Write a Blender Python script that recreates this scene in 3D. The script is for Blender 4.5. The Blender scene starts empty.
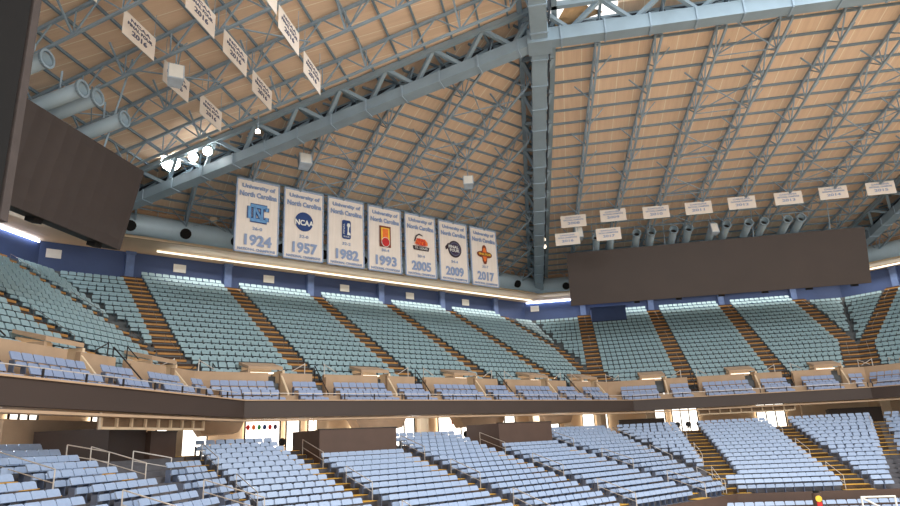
import bpy, math, random
from mathutils import Vector, Matrix
random.seed(7)
col=bpy.context.scene.collection
H=6.6                      # eye height above the arena floor
# ------------------------------------------------------------------ materials
def lin(c):
    return tuple(((v/255)/12.92 if v/255<=.04045 else ((v/255+.055)/1.055)**2.4) for v in c)+(1,)
def mat(name,c,rough=.6,metal=0,noise=.12,scale=3.,emit=None,es=0):
    m=bpy.data.materials.new(name); m.use_nodes=True; nt=m.node_tree; b=nt.nodes['Principled BSDF']
    b.inputs['Roughness'].default_value=rough; b.inputs['Metallic'].default_value=metal
    tc=nt.nodes.new('ShaderNodeTexCoord'); nz=nt.nodes.new('ShaderNodeTexNoise'); nz.inputs['Scale'].default_value=scale; nz.inputs['Detail'].default_value=4
    cr=nt.nodes.new('ShaderNodeValToRGB'); L=lin(c)
    cr.color_ramp.elements[0].position=.3; cr.color_ramp.elements[1].position=.7
    cr.color_ramp.elements[0].color=tuple(v*(1-noise) for v in L[:3])+(1,); cr.color_ramp.elements[1].color=tuple(min(1,v*(1+noise)) for v in L[:3])+(1,)
    nt.links.new(tc.outputs['Object'],nz.inputs['Vector']); nt.links.new(nz.outputs['Fac'],cr.inputs['Fac']); nt.links.new(cr.outputs['Color'],b.inputs['Base Color'])
    if emit:
        b.inputs['Emission Color'].default_value=lin(emit); b.inputs['Emission Strength'].default_value=es
    return m
M={}
M['steel']=mat('painted_steel',(148,168,184),.5,.0,.1,1.5)
M['steel_main']=mat('main_truss_steel',(142,162,176),.5,0,.08,.8)
M['purlin']=mat('purlin_steel',(124,146,162),.55,0,.08,1)
M['duct']=mat('duct_paint',(184,206,220),.5,0,.06,.5)
M['black']=mat('matte_black',(12,11,12),.9)
M['soffit']=mat('soffit_plaster',(232,206,172),.7,0,.06,.4)
M['navy']=mat('navy_wall_paint',(58,78,122),.6,0,.08,.6)
M['navy_post']=mat('navy_post_paint',(92,114,158),.6)
M['white']=mat('white_panel',(232,232,226),.6,0,.03)
M['teal']=mat('teal_seat_plastic',(150,178,186),.5,0,.05,8)
M['teal_leg']=mat('teal_seat_frame',(64,82,90),.6)
M['blue']=mat('pale_blue_seat_plastic',(152,170,198),.4,0,.05,8)
M['lav']=mat('lavender_seat_plastic',(144,160,192),.45,0,.05,8)
M['blue_leg']=mat('seat_frame_grey',(92,102,124),.6)
M['tread_up']=mat('brown_stair',(74,54,40),.8,0,.2,4)
M['nose_up']=mat('ochre_nosing',(184,134,74),.7)
M['tread_lo']=mat('ochre_stair_tread',(220,168,64),.7,0,.12,3)
M['riser_lo']=mat('dark_stair_riser',(88,66,44),.8,0,.15,3)
M['terr_up']=mat('upper_terrace_concrete',(98,102,104),.85,0,.15,2)
M['terr_lo']=mat('lower_terrace_concrete',(98,96,100),.85,0,.15,2)
M['tan']=mat('tan_concrete',(182,154,126),.8,0,.08,1.2)
M['tan_light']=mat('cream_and_lit_tan',(232,208,176),.8,0,.05,1)
M['fascia']=mat('brown_fascia',(62,49,43),.6,0,.06,.4)
M['brownwall']=mat('brown_boxwall',(84,64,54),.65,0,.1,1)
M['board_edge']=mat('board_edge',(40,34,32),.6)
M['rail']=mat('pale_handrail',(205,198,190),.35,.3)
M['rail_mid']=mat('bronze_handrail',(120,108,98),.5,.3)
M['rail_dark']=mat('dark_handrail',(46,42,42),.5,.3)
M['floorm']=mat('arena_floor',(214,190,160),.6,0,.1,.3)
M['conc']=mat('concourse_floor',(190,180,168),.7,0,.08,.5)
M['banner']=mat('banner_cloth',(234,224,214),.85,0,.03,1)
M['banner_blue']=mat('banner_blue',(158,176,204),.8)
M['banner_text']=mat('banner_text_blue',(142,160,194),.8,0,.02)
M['logo_navy']=mat('logo_navy',(36,66,124),.7)
M['logo_blue']=mat('logo_carolina_blue',(106,156,206),.7)
M['logo_dark']=mat('logo_dark',(52,36,46),.7)
M['logo_red']=mat('logo_red',(196,40,40),.7)
M['logo_orange']=mat('logo_orange',(238,120,50),.7)
M['logo_yellow']=mat('logo_yellow',(246,196,70),.7)
M['logo_brown']=mat('logo_brown',(122,56,34),.7)
M['logo_purple']=mat('logo_purple',(58,44,74),.7)
M['logo_green']=mat('logo_green',(50,140,80),.7)
M['ink']=mat('grey_ink',(92,96,120),.8)
M['glow']=mat('daylit_glass',(255,250,240),.5,0,0,1,(255,248,236),2.6)
M['strip']=mat('strip_lamp',(235,240,255),.5,0,0,1,(214,226,255),9)
M['stripw']=mat('warm_strip_lamp',(255,245,230),.5,0,0,1,(255,240,218),2.0)
M['lamp']=mat('floodlight_lens',(255,255,250),.4,0,0,1,(255,252,244),60)
M['glow_dim']=mat('dim_glow',(255,240,220),.4,0,0,1,(255,236,210),2)
M['spk']=mat('speaker_grey',(176,190,204),.6)
M['cloth']=mat('tan_tarp',(214,178,136),.85,0,.12,2)
M['bluedeck']=mat('pale_blue_deck',(170,200,222),.6,0,.05,1)
M['backing']=mat('truss_backing_dark',(44,54,66),.8,0,.35,2)
M['teeb']=mat('black_top',(30,28,30),.6)
def board_mat(name,c,quilt):
    m=mat(name,c,.55,0,.08,.35); nt=m.node_tree; b=nt.nodes['Principled BSDF']
    if quilt:
        tc=nt.nodes.new('ShaderNodeTexCoord'); ck=nt.nodes.new('ShaderNodeTexChecker'); ck.inputs['Scale'].default_value=1.4
        mp=nt.nodes.new('ShaderNodeMapping'); mp.inputs['Rotation'].default_value=(0,.0,0); bp=nt.nodes.new('ShaderNodeBump'); bp.inputs['Strength'].default_value=.9; bp.inputs['Distance'].default_value=.06
        vo=nt.nodes.new('ShaderNodeTexVoronoi'); vo.inputs['Scale'].default_value=1.1; vo.inputs['Randomness'].default_value=.08
        nt.links.new(tc.outputs['Object'],vo.inputs['Vector']); nt.links.new(vo.outputs['Distance'],bp.inputs['Height']); nt.links.new(bp.outputs['Normal'],b.inputs['Normal'])
    return m
M['board']=board_mat('dark_screen',(62,50,45),False)
M['boardq']=board_mat('dark_screen_quilted',(62,53,50),True)
def deck_mat():
    # acoustic roof deck: tan panels, pale seams running down the slope, fine planks
    m=bpy.data.materials.new('tan_roof_deck'); m.use_nodes=True; nt=m.node_tree; N=nt.nodes; Lk=nt.links; b=N['Principled BSDF']; b.inputs['Roughness'].default_value=.8
    tc=N.new('ShaderNodeTexCoord'); sp=N.new('ShaderNodeSeparateXYZ'); Lk.new(tc.outputs['Object'],sp.inputs[0])
    def seam(axis,per,w):
        d=N.new('ShaderNodeMath'); d.operation='DIVIDE'; d.inputs[1].default_value=per; Lk.new(sp.outputs[axis],d.inputs[0])
        f=N.new('ShaderNodeMath'); f.operation='FRACT'; Lk.new(d.outputs[0],f.inputs[0])
        c=N.new('ShaderNodeMath'); c.operation='LESS_THAN'; c.inputs[1].default_value=w; Lk.new(f.outputs[0],c.inputs[0]); return c.outputs[0]
    nz=N.new('ShaderNodeTexNoise'); nz.inputs['Scale'].default_value=.6; nz.inputs['Detail'].default_value=5
    mp=N.new('ShaderNodeMapping'); mp.inputs['Scale'].default_value=(6,.5,1); Lk.new(tc.outputs['Object'],mp.inputs[0]); Lk.new(mp.outputs[0],nz.inputs['Vector'])
    cr=N.new('ShaderNodeValToRGB'); cr.color_ramp.elements[0].position=.3; cr.color_ramp.elements[1].position=.7
    cr.color_ramp.elements[0].color=lin((230,200,172)); cr.color_ramp.elements[1].color=lin((242,214,186)); Lk.new(nz.outputs['Fac'],cr.inputs['Fac'])
    m1=N.new('ShaderNodeMix'); m1.data_type='RGBA'; m1.inputs['B'].default_value=lin((252,236,214)); Lk.new(cr.outputs[0],m1.inputs['A']); Lk.new(seam(0,1.21,.07),m1.inputs['Factor'])
    m2=N.new('ShaderNodeMix'); m2.data_type='RGBA'; m2.inputs['B'].default_value=lin((230,198,170)); Lk.new(m1.outputs['Result'],m2.inputs['A']); Lk.new(seam(0,.3025,.07),m2.inputs['Factor'])
    Lk.new(m2.outputs['Result'],b.inputs['Base Color']); return m
M['deck']=deck_mat()
def brick_like(name,c): return mat(name,c,.7,0,.15,6)
# ------------------------------------------------------------------ object helpers
def tag(o,label=None,cat=None,group=None,kind=None):
    if label:o['label']=label
    if cat:o['category']=cat
    if group:o['group']=group
    if kind:o['kind']=kind
    return o
class MB:
    def __init__(s): s.v=[];s.f=[];s.m=[];s.mi=0
    def box(s,x0,x1,y0,y1,z0,z1):
        n=len(s.v); s.v+=[(x,y,z) for z in(z0,z1) for y in(y0,y1) for x in(x0,x1)]
        for f in((0,2,3,1),(4,5,7,6),(0,1,5,4),(2,6,7,3),(0,4,6,2),(1,3,7,5)): s.f.append([n+i for i in f]);s.m.append(s.mi)
        return s
    def hexa(s,P):  # 8 points: bottom 4 ring, top 4 ring
        n=len(s.v); s.v+=[tuple(p) for p in P]
        for f in((3,2,1,0),(4,5,6,7),(0,1,5,4),(1,2,6,5),(2,3,7,6),(3,0,4,7)): s.f.append([n+i for i in f]);s.m.append(s.mi)
        return s
    def poly(s,P):
        n=len(s.v); s.v+=[tuple(p) for p in P]; s.f.append(list(range(n,n+len(P)))); s.m.append(s.mi); return s
    def slab(s,P,t):  # polygon extruded by vector t
        n=len(s.v);k=len(P);t=Vector(t); s.v+=[tuple(p) for p in P]+[tuple(Vector(p)+t) for p in P]
        s.f.append([n+i for i in range(k)][::-1]); s.f.append([n+k+i for i in range(k)]); s.m+=[s.mi]*2
        for i in range(k): j=(i+1)%k; s.f.append([n+i,n+j,n+k+j,n+k+i]); s.m.append(s.mi)
        return s
    def bar(s,p,q,w,h,up=(0,0,1)):
        p=Vector(p);q=Vector(q);d=(q-p).normalized(); up=Vector(up)
        a=d.cross(up); a=a.normalized() if a.length>1e-4 else d.cross(Vector((1,0,0))).normalized(); b=a.cross(d).normalized()
        a*=w/2;b*=h/2
        return s.hexa([p-a-b,p+a-b,p+a+b,p-a+b,q-a-b,q+a-b,q+a+b,q-a+b])
    def tube(s,p,q,r,n=8,r2=None,cap=True):
        p=Vector(p);q=Vector(q);d=(q-p).normalized(); a=d.cross(Vector((0,0,1))); a=a.normalized() if a.length>1e-3 else Vector((1,0,0)); b=a.cross(d).normalized()
        k=len(s.v); r2=r if r2 is None else r2
        for c,rr in((p,r),(q,r2)):
            for i in range(n): g=2*math.pi*i/n; s.v.append(tuple(c+a*rr*math.cos(g)+b*rr*math.sin(g)))
        for i in range(n): j=(i+1)%n; s.f.append([k+i,k+j,k+n+j,k+n+i]);s.m.append(s.mi)
        if cap: s.f.append([k+i for i in range(n)][::-1]); s.f.append([k+n+i for i in range(n)]); s.m+=[s.mi]*2
        return s
    def sphere(s,c,r,n=10,m=6,sz=1):
        k=len(s.v)
        for i in range(m+1):
            a=math.pi*i/m
            for j in range(n): g=2*math.pi*j/n; s.v.append((c[0]+r*math.sin(a)*math.cos(g),c[1]+r*math.sin(a)*math.sin(g),c[2]+r*sz*math.cos(a)))
        for i in range(m):
            for j in range(n): s.f.append([k+i*n+j,k+i*n+(j+1)%n,k+(i+1)*n+(j+1)%n,k+(i+1)*n+j]); s.m.append(s.mi)
        return s
    def mesh(s,name,mats):
        me=bpy.data.meshes.new(name); me.from_pydata(s.v,[],s.f)
        for m in (mats if isinstance(mats,(list,tuple)) else [mats]): me.materials.append(m)
        if any(s.m): me.polygons.foreach_set('material_index',s.m)
        me.update(); return me
def obj(name,mb,mats,parent=None,mw=None):
    me=mb.mesh(name,mats) if isinstance(mb,MB) else mb
    o=bpy.data.objects.new(name,me); col.objects.link(o)
    if parent: o.parent=parent
    if mw is not None:
        if parent: o.matrix_basis=mw
        else: o.matrix_world=mw
    return o
def empty(name,mw):
    o=bpy.data.objects.new(name,None); o.empty_display_size=.3; col.objects.link(o); o.matrix_world=mw; return o
def struct(name,mb,mats,mw=None,label=None):
    o=obj(name,mb,mats,None,mw); o['kind']='structure'
    if label:o['label']=label
    return o
WORDS=['zeroth','first','second','third','fourth','fifth','sixth','seventh','eighth','ninth','tenth','eleventh','twelfth','thirteenth','fourteenth','fifteenth','sixteenth','seventeenth','eighteenth','nineteenth','twentieth']
def ordn(i):
    if i<=20: return WORDS[i]
    if i<30: return 'twenty-'+WORDS[i-20]
    if i==30: return 'thirtieth'
    if i<40: return 'thirty-'+WORDS[i-30]
    return 'fortieth' if i==40 else 'forty-'+WORDS[i-40]
# ------------------------------------------------------------------ plan of the arena (octagon sides)
ze=math.radians(9.112); ta=math.radians(41.968); Al=52.32; Bl=36.95
def dv(a): return Vector((math.sin(a),math.cos(a)))
U={'Z':dv(ze),'A':dv(ze+ta),'B':dv(ze+math.pi/2),'C':dv(ze+math.pi/2+ta)}
Nn={k:Vector((v.y,-v.x)) for k,v in U.items()}
AB=Vector((9.056,80.02)); O={'B':AB,'A':AB-U['A']*Al}; O['Z']=O['A']-U['Z']*Bl; O['C']=AB+U['B']*Bl
LEN={'Z':Bl,'A':Al,'B':Bl,'C':Al}
T21=math.tan(ta/2); T24=math.tan((math.pi/2-ta)/2)
LT={'Z':-1,'A':T21,'B':T24,'C':T21}; RT={'Z':T21,'A':T24,'B':T21,'C':-1}   # valley slopes, -1 = open end
def tl(s,d): return LT[s]*d if LT[s]>0 else -14.
def tr(s,d): return LEN[s]-RT[s]*d if RT[s]>0 else 30.
def FR(s):
    u,n=U[s],Nn[s]
    m=Matrix(((-u.x,n.x,0,O[s].x),(-u.y,n.y,0,O[s].y),(0,0,1,H),(0,0,0,1))); return m
F={s:FR(s) for s in 'ZABC'}
def pt(s,t,d,z): p=O[s]+U[s]*t+Nn[s]*d; return Vector((p.x,p.y,z+H))
# camera
f_px=642.13; pitch=math.radians(16.169); roll=math.radians(2.708)
cd=bpy.data.cameras.new('camera'); cam=bpy.data.objects.new('camera',cd); col.objects.link(cam)
cd.sensor_width=36; cd.lens=f_px/900*36; cd.clip_end=600; cam.location=(0,0,H)
fw=Vector((0,math.cos(pitch),math.sin(pitch))); upv=Vector((0,-math.sin(pitch),math.cos(pitch))); rt=Vector((1,0,0))
c_,s_=math.cos(roll),math.sin(roll)
# image x of world: c*X + s*Yi (Yi down)  -> roll about the view axis
R2=rt*c_-upv*s_; U2=upv*c_+rt*s_
cam.matrix_world=Matrix(((R2.x,U2.x,-fw.x,0),(R2.y,U2.y,-fw.y,0),(R2.z,U2.z,-fw.z,H),(0,0,0,1)))
bpy.context.scene.camera=cam
def proj(P):
    x,y,z=P[0],P[1],P[2]-H
    Z=y*math.cos(pitch)+z*math.sin(pitch); Y=-y*math.sin(pitch)+z*math.cos(pitch)
    if Z<.5: return None
    a=x/Z*f_px;b=-Y/Z*f_px; return 450+c_*a+s_*b,253-s_*a+c_*b,Z
# ------------------------------------------------------------------ tiers
UP_N=20; UP_D=17.45; UP_RUN=.83; UP_Z=3.9; UP_R=.508
def up_tread(i): return UP_D-UP_RUN*i, UP_Z+UP_R*i       # front edge, level
MZ=[(20.5,1.95),(19.6,2.45),(18.7,3.05)]                   # mezzanine seat row positions (front first): seat d, tread z
LO0={'Z':18.8,'A':20.5,'B':22.5,'C':22.5}; LO_N=21; LO_RUN=.82; LO_R=.235
LON={'Z':21,'A':17,'B':17,'C':17}
def lo_tread(s,i): return LO0[s]+LO_RUN*(i+1), -.25-LO_R*i  # i from the top row: front edge, level
AIS={'A':[6.38,14.53,22.68,30.83,38.98,47.13],'B':[7.2,15.35,23.5,31.65],'C':[5.7,13.85,22.0],'Z':[-1.0,7.2,15.35,23.5,31.65]}
AISW=.76
LAIS={'Z':[lambda d:5.5,lambda d:13.9,lambda d:18.6],
      'A':[lambda d:5.6,lambda d:11.15,lambda d:17.8,lambda d:24.3,lambda d:31.0],
      'B':[lambda d:13.7,lambda d:20.7],'C':[lambda d:14.0]}
def low_lr(s,d):
    # seating limits of the lower bowl; on the left corner the rows meet at an aisle
    if s=='A': l=LAIS['A'][0](d)+.6; r=Al-T24*(d+2.0)-2.0/math.sin(math.radians(48))*1.0+.0
    elif s=='Z':
        l=-14.; 
        # intersect Z row with the line of aisle 0 of side A
        lo,hi=0,60
        for _ in range(30):
            m=(lo+hi)/2; P=O['Z']+U['Z']*m+Nn['Z']*d; q=P-O['A']; da=q.dot(Nn['A']); tA=q.dot(U['A'])
            if tA<LAIS['A'][0](da)-.6: lo=m
            else: hi=m
        r=lo
    elif s=='B': l=T24*d-2.0/math.sin(math.radians(48))+.6; r=tr('B',d)-.5
    else: l=tl('C',d)+.5; r=20.
    if s=='A':
        # valley with side B: point of the A row on the bisector through the shifted corner
        lo,hi=0,60
        for _ in range(30):
            m=(lo+hi)/2; P=O['A']+U['A']*m+Nn['A']*d; q=P-O['B']; tB=q.dot(U['B']); dB=q.dot(Nn['B'])
            if tB<T24*dB-2.0/math.sin(math.radians(48))-.6: lo=m
            else: hi=m
        r=lo
    return l,r
def blocks_upper(s,d):
    edges=[(tl(s,d)+(.25 if LT[s]>0 else 0),None)]
    out=[]; lft=tl(s,d); rgt=tr(s,d); cur=lft+(.22 if LT[s]>0 else 0)
    for a in AIS[s]:
        a0,a1=a-AISW,a+AISW
        if LT[s]>0 and a0<lft: a0,a1=lft,max(lft+1.6,min(a1,lft+2.2))
        if RT[s]>0 and a1>rgt: a0,a1=min(rgt-1.6,max(a0,rgt-2.2)),rgt
        out.append((cur,a0)); cur=a1
    out.append((cur,rgt-(.22 if RT[s]>0 else 0)))
    return out
def aisles_upper(s,d):
    res=[];lft=tl(s,d);rgt=tr(s,d)
    for a in AIS[s]:
        a0,a1=a-AISW,a+AISW
        if LT[s]>0 and a0<lft: a0,a1=lft,max(lft+1.6,min(a1,lft+2.2))
        if RT[s]>0 and a1>rgt: a0,a1=min(rgt-1.6,max(a0,rgt-2.2)),rgt
        res.append((a0,a1))
    return res
def terrace(name,s,rows,lr,m,label):
    mb=MB()
    for (df,z,db) in rows:   # front edge d, level z, back d
        l0,r0=lr(df);l1,r1=lr(db)
        mb.hexa([(-l0,df,z-.62),(-r0,df,z-.62),(-r1,db,z-.62),(-l1,db,z-.62),(-l0,df,z),(-r0,df,z),(-r1,db,z),(-l1,db,z)])
    return struct(name,mb,m,F[s],label)
SIDEN={'Z':'left','A':'long middle','B':'right','C':'far right'}
for s in 'ZABC':
    terrace('floor_upper_tier',s,[(up_tread(i)[0],up_tread(i)[1],up_tread(i)[0]-UP_RUN-.02) for i in range(UP_N)],lambda d,s=s:(tl(s,d),tr(s,d)),M['terr_up'],'stepped dark concrete of the upper tier, %s side'%SIDEN[s])
    def lr(d,s=s):
        l,r=low_lr(s,d); return (l-.6,r+.6)
    terrace('floor_lower_tier',s,[(lo_tread(s,i)[0],lo_tread(s,i)[1],lo_tread(s,i)[0]-LO_RUN-.02) for i in range(LON[s])],lr,M['terr_lo'],'stepped concrete of the lower bowl, %s side'%SIDEN[s])
    mb=MB()
    for (d0,d1,z) in ((17.7,19.35,3.0),(19.35,20.25,2.4),(20.25,21.6,1.9)):
        l0,r0=tl(s,d1),tr(s,d1);l1,r1=tl(s,d0),tr(s,d0)
        mb.hexa([(-l0,d1,1.7),(-r0,d1,1.7),(-r1,d0,1.7),(-l1,d0,1.7),(-l0,d1,z),(-r0,d1,z),(-r1,d0,z),(-l1,d0,z)])
    struct('floor_balcony',mb,M['tan'],F[s],'stepped balcony floor in front of the upper tier, %s side'%SIDEN[s])
# ------------------------------------------------------------------ shell: walls, soffit, fascia, concourse
def strip(s,d0,z0,d1,z1,th,name,m,label=None,t0=None,t1=None,e=0):
    # band running along a side between two (d,z) profile points, mitred at the corners
    mb=MB(); a0=tl(s,d0)-e if t0 is None else t0; b0=tr(s,d0)+e if t1 is None else t1; a1=tl(s,d1)-e if t0 is None else t0; b1=tr(s,d1)+e if t1 is None else t1
    v=Vector((0,d1-d0,z1-z0)).normalized(); nrm=Vector((0,-v.z,v.y))*th
    P=[Vector((-a0,d0,z0)),Vector((-b0,d0,z0)),Vector((-b1,d1,z1)),Vector((-a1,d1,z1))]
    mb.hexa([*P,*[p+nrm for p in P]]); return struct(name,mb,m,F[s],label)
SN={'Z':'left','A':'middle','B':'right','C':'far_right'}
for s in 'ZABC':
    mb=MB(); mb.hexa([(-tl(s,0),0,12.9),(-tr(s,0),0,12.9),(-tr(s,-.4),-.4,12.9),(-tl(s,-.4),-.4,12.9),(-tl(s,0),0,16.25),(-tr(s,0),0,16.25),(-tr(s,-.4),-.4,16.25),(-tl(s,-.4),-.4,16.25)])
    struct('wall_'+SN[s],mb,M['navy'],F[s],'navy blue wall above the top row, %s side'%SIDEN[s])
    strip(s,-.4,16.22,4.6,16.1,.3,'ceiling_soffit',M['soffit'],'tan soffit under the big duct, %s side'%SIDEN[s])
    strip(s,4.6,16.1,4.61,18.75,.2,'wall_upstand_'+SN[s],M['tan'],'dark wall behind the big duct, %s side'%SIDEN[s])
    strip(s,21.55,2.5,21.56,1.62,.22,'wall_fascia_'+SN[s],M['fascia'],'dark brown balcony fascia, %s side'%SIDEN[s])
    strip(s,21.3,2.5,21.85,2.5,.07,'trim_1',M['tan'],'tan coping on top of the balcony fascia, %s side'%SIDEN[s])
    strip(s,21.4,1.75,9.,3.1,.12,'ceiling_concourse',M['tan'],'tan underside of the balcony, %s side'%SIDEN[s])
    strip(s,21.75,1.52,21.2,1.52,.1,'trim_2',M['tan'],'tan lower edge of the balcony fascia, %s side'%SIDEN[s])
    strip(s,8.7,3.2,8.71,-1.6,.2,'wall_concourse_'+SN[s],M['tan_light'],'cream rear wall of the concourse, %s side'%SIDEN[s])
    strip(s,9.,-.85,LO0[s]+.1,-.85,.2,'floor_concourse',M['conc'],'pale concourse floor behind the lower bowl, %s side'%SIDEN[s])
    # front wall of lower bowl
    dfz=lo_tread(s,LON[s]-1); 
    l,r=low_lr(s,dfz[0]); mb=MB().box(-r-.6,-l+.6,dfz[0],dfz[0]+.18,-6.6,dfz[1]+.05)
    struct('wall_bowl_front_'+SN[s],mb,M['brownwall'],F[s],'low brown wall below the front row of the lower bowl, %s side'%SIDEN[s])
    # pilasters
    for k,a in enumerate(AIS[s]):
        if s=='Z' and a<14: continue
        o=obj('wall_pilaster',MB().box(-a-.32,-a+.32,.02,.42,13.4,16.2).box(-a-.4,-a+.4,.02,.46,15.95,16.18),M['navy_post'],None,F[s])
        o['kind']='structure'; o['label']='pale navy pilaster at the head of the %s aisle, %s side'%(ordn(k+1),SIDEN[s])
mb=MB().box(-50,85,-6,105,-.3,0); struct('floor',mb,M['floorm'],None,'arena floor')
# parapet behind the balcony seats, pierced by stair recesses under the aisles and by portals
PORT={}
def parapet(s):  # cuts in the parapet
    lo,hi=tl(s,17.7),tr(s,17.7); cuts=[]; ports=[]
    bays=[]
    ed=[lo]+[a for a in AIS[s] if lo+1<a<hi-1]+[hi]
    for a in AIS[s]:
        if lo+1.2<a<hi-1.2: cuts.append((a-.2,a+.65,'stair'))
    for a,b in zip(ed[:-1],ed[1:]):
        if b-a>5: p=a+(b-a)*.6; ports.append(p); cuts.append((p-.1,p+.7,'portal'))
    cuts.sort(); return cuts,ports,lo,hi
for s in 'ZABC':
    cuts,ports,lo,hi=parapet(s); PORT[s]=cuts
    x=lo; mb=MB()
    for c in cuts+[(hi,hi,'')]:
        if c[0]>x: mb.box(-c[0],-x,17.5,17.75,2.9,4.5)
        x=c[1]
    struct('wall_parapet_'+SN[s],mb,M['tan'],F[s],'tan parapet between the upper tier and the balcony, %s side'%SIDEN[s])
    for k,c in enumerate(cuts):
        if c[2]=='portal':
            p=c[0]
            r=empty('portal_box',F[s]@Matrix.Translation((-p,17.0,4.2)))
            tag(r,'tan box over the %s balcony portal from left, %s side'%(ordn(sum(1 for q in cuts[:k+1] if q[2]=='portal')),SIDEN[s]),'entrance portal','entrance portals in front of the upper tier')
            obj('roof_slab',MB().hexa([(1.3,.75,.5),(-.95,.75,.5),(-.95,-.9,.95),(1.3,-.9,.95),(1.3,.75,.7),(-.95,.75,.7),(-.95,-.9,1.12),(1.3,-.9,1.12)]),M['tan'],r)
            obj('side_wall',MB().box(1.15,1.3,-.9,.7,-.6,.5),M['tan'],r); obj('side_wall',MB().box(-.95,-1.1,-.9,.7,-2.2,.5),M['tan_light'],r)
            obj('front_panel',MB().box(.1,1.3,.55,.72,-.6,.3),M['tan'],r)
            obj('passage_wall',MB().hexa([(-.95,.7,-2.2),(-.82,.7,-2.2),(-.82,1.8,-2.2),(-.95,1.8,-2.2),(-.95,.7,.2),(-.82,.7,.2),(-.82,1.8,-1.),(-.95,1.8,-1.)]),M['tan_light'],r); obj('back_wall',MB().box(-.82,1.15,-.85,-.75,-2.2,.8),M['tan_light'],r)  # paler tan paints in the lit interior of the passage
            obj('lamp',MB().box(-.75,1.0,-.4,-.2,.36,.44),M['stripw'],r)
        else:
            a=c[0]
            r=empty('balcony_stair',F[s]@Matrix.Translation((-a,17.75,1.9)))
            tag(r,'short stair recess below the %s upper stairway from left, %s side'%(ordn(sum(1 for q in cuts[:k+1] if q[2]=='stair')),SIDEN[s]),'stairs','stair recesses behind the balcony seats')
            st=MB()
            for q in range(6): st.box(-.85,0,-.6+.3*(5-q)-.3,-.6+.3*(5-q),0,.35+.38*q)
            obj('steps',st,M['tread_up'],r); obj('side_wall',MB().box(-.95,-.87,-.2,.2,0,2.4),M['tan'],r)
            obj('handrail',MB().tube((-.42,1.4,1.3),(-.42,-.5,3.2),.035,6).tube((-.42,1.4,.3),(-.42,1.4,1.3),.03,6).tube((-.42,-.5,1.9),(-.42,-.5,3.2),.03,6),M['rail_dark'],r)
# ------------------------------------------------------------------ seats
def seat_parts(w,kind):
    back=MB(); h=w/2
    z0,z1={'up':(.57,.85),'mez':(.54,.86)}.get(kind,(.585,.80))
    ol=[(-h,z0),(h,z0),(h,z1-.05),(h-.04,z1),(-h+.04,z1),(-h,z1-.05)]
    fy=lambda z:.10-.5*(z-z0)
    n=0;P=[(x,fy(z),z) for x,z in ol]; back.slab(P,(0,-.05,-.01))
    pan=MB(); ol=[(-h+.01,.30),(h-.01,.30),(h-.01,z0-.14),(h-.05,z0-.09),(-h+.05,z0-.09),(-h+.01,z0-.14)]
    fy2=lambda z:.30-.20*(z-.30)
    pan.slab([(x,fy2(z),z) for x,z in ol],(0,-.09,-.03))
    leg=MB(); leg.box(h+.0,h+.035,.02,.24,.0,.5).box(h-.02,h+.055,.0,.3,0,.04)
    return back,pan,leg
def merge(a,b,mi):
    n=len(a.v); a.v+=b.v; a.f+=[[i+n for i in f] for f in b.f]; a.m+=[mi]*len(b.f)
KINDS={'up':('teal',.465,.52),'mez':('lav',.51,.53),'lowgap':('blue',.46,.53),'low':('blue',.515,.53)}
TEMPL={}
for k,(mname,w,p) in KINDS.items():
    b,pn,l=seat_parts(w,k); full=MB(); merge(full,b,0); merge(full,pn,0); merge(full,l,1)
    legm=M['teal_leg'] if k=='up' else M['blue_leg']
    TEMPL[k]=dict(b=b.mesh('backrest',M[mname]),p=pn.mesh('seat_pan',M[mname]),l=l.mesh('seat_frame',legm),full=full,fm=full.mesh('stadium_seat',[M[mname],legm]),mats=[M[mname],legm],pitch=p)
SEATS={'up':[],'mez':[],'low':[]}   # (screen size, kind, matrix, label)
def occl(s,t,d,z): return False
def inframe(P,mx=130,my=90):
    q=proj(P); 
    return q is not None and -mx<q[0]<900+mx and -40<q[1]<506+my
def fill(tier,kind,s,t0,t1,d,z,rowtxt,blk,fromright=False):
    p=TEMPL[kind]['pitch']; n=int((t1-t0)/p+.02)
    if n<1: return
    w=(t1-t0)/n if (t1-t0)/n<p*1.12 else p
    off=(t1-t0-n*w)/2
    if LT[s]>0 and t0<tl(s,d)+2: off=t1-t0-n*w-.02
    for k in range(n):
        t=t0+off+w*(k+.5); P=pt(s,t,d,z+.5)
        if not inframe(P): continue
        q=proj(P); vis=(2<q[0]<898 and 5<q[1]<503)
        idx=(n-k) if fromright else k+1
        lab='%s seat, %s from %s end, %s, %s'%({'teal':'teal','lav':'lavender','blue':'pale blue'}[KINDS[kind][0]],ordn(idx),'right' if fromright else 'left',rowtxt,blk)
        SEATS[tier].append((-q[2] if vis else -999, kind, F[s]@Matrix.Translation((-t,d,z)), lab))
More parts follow.
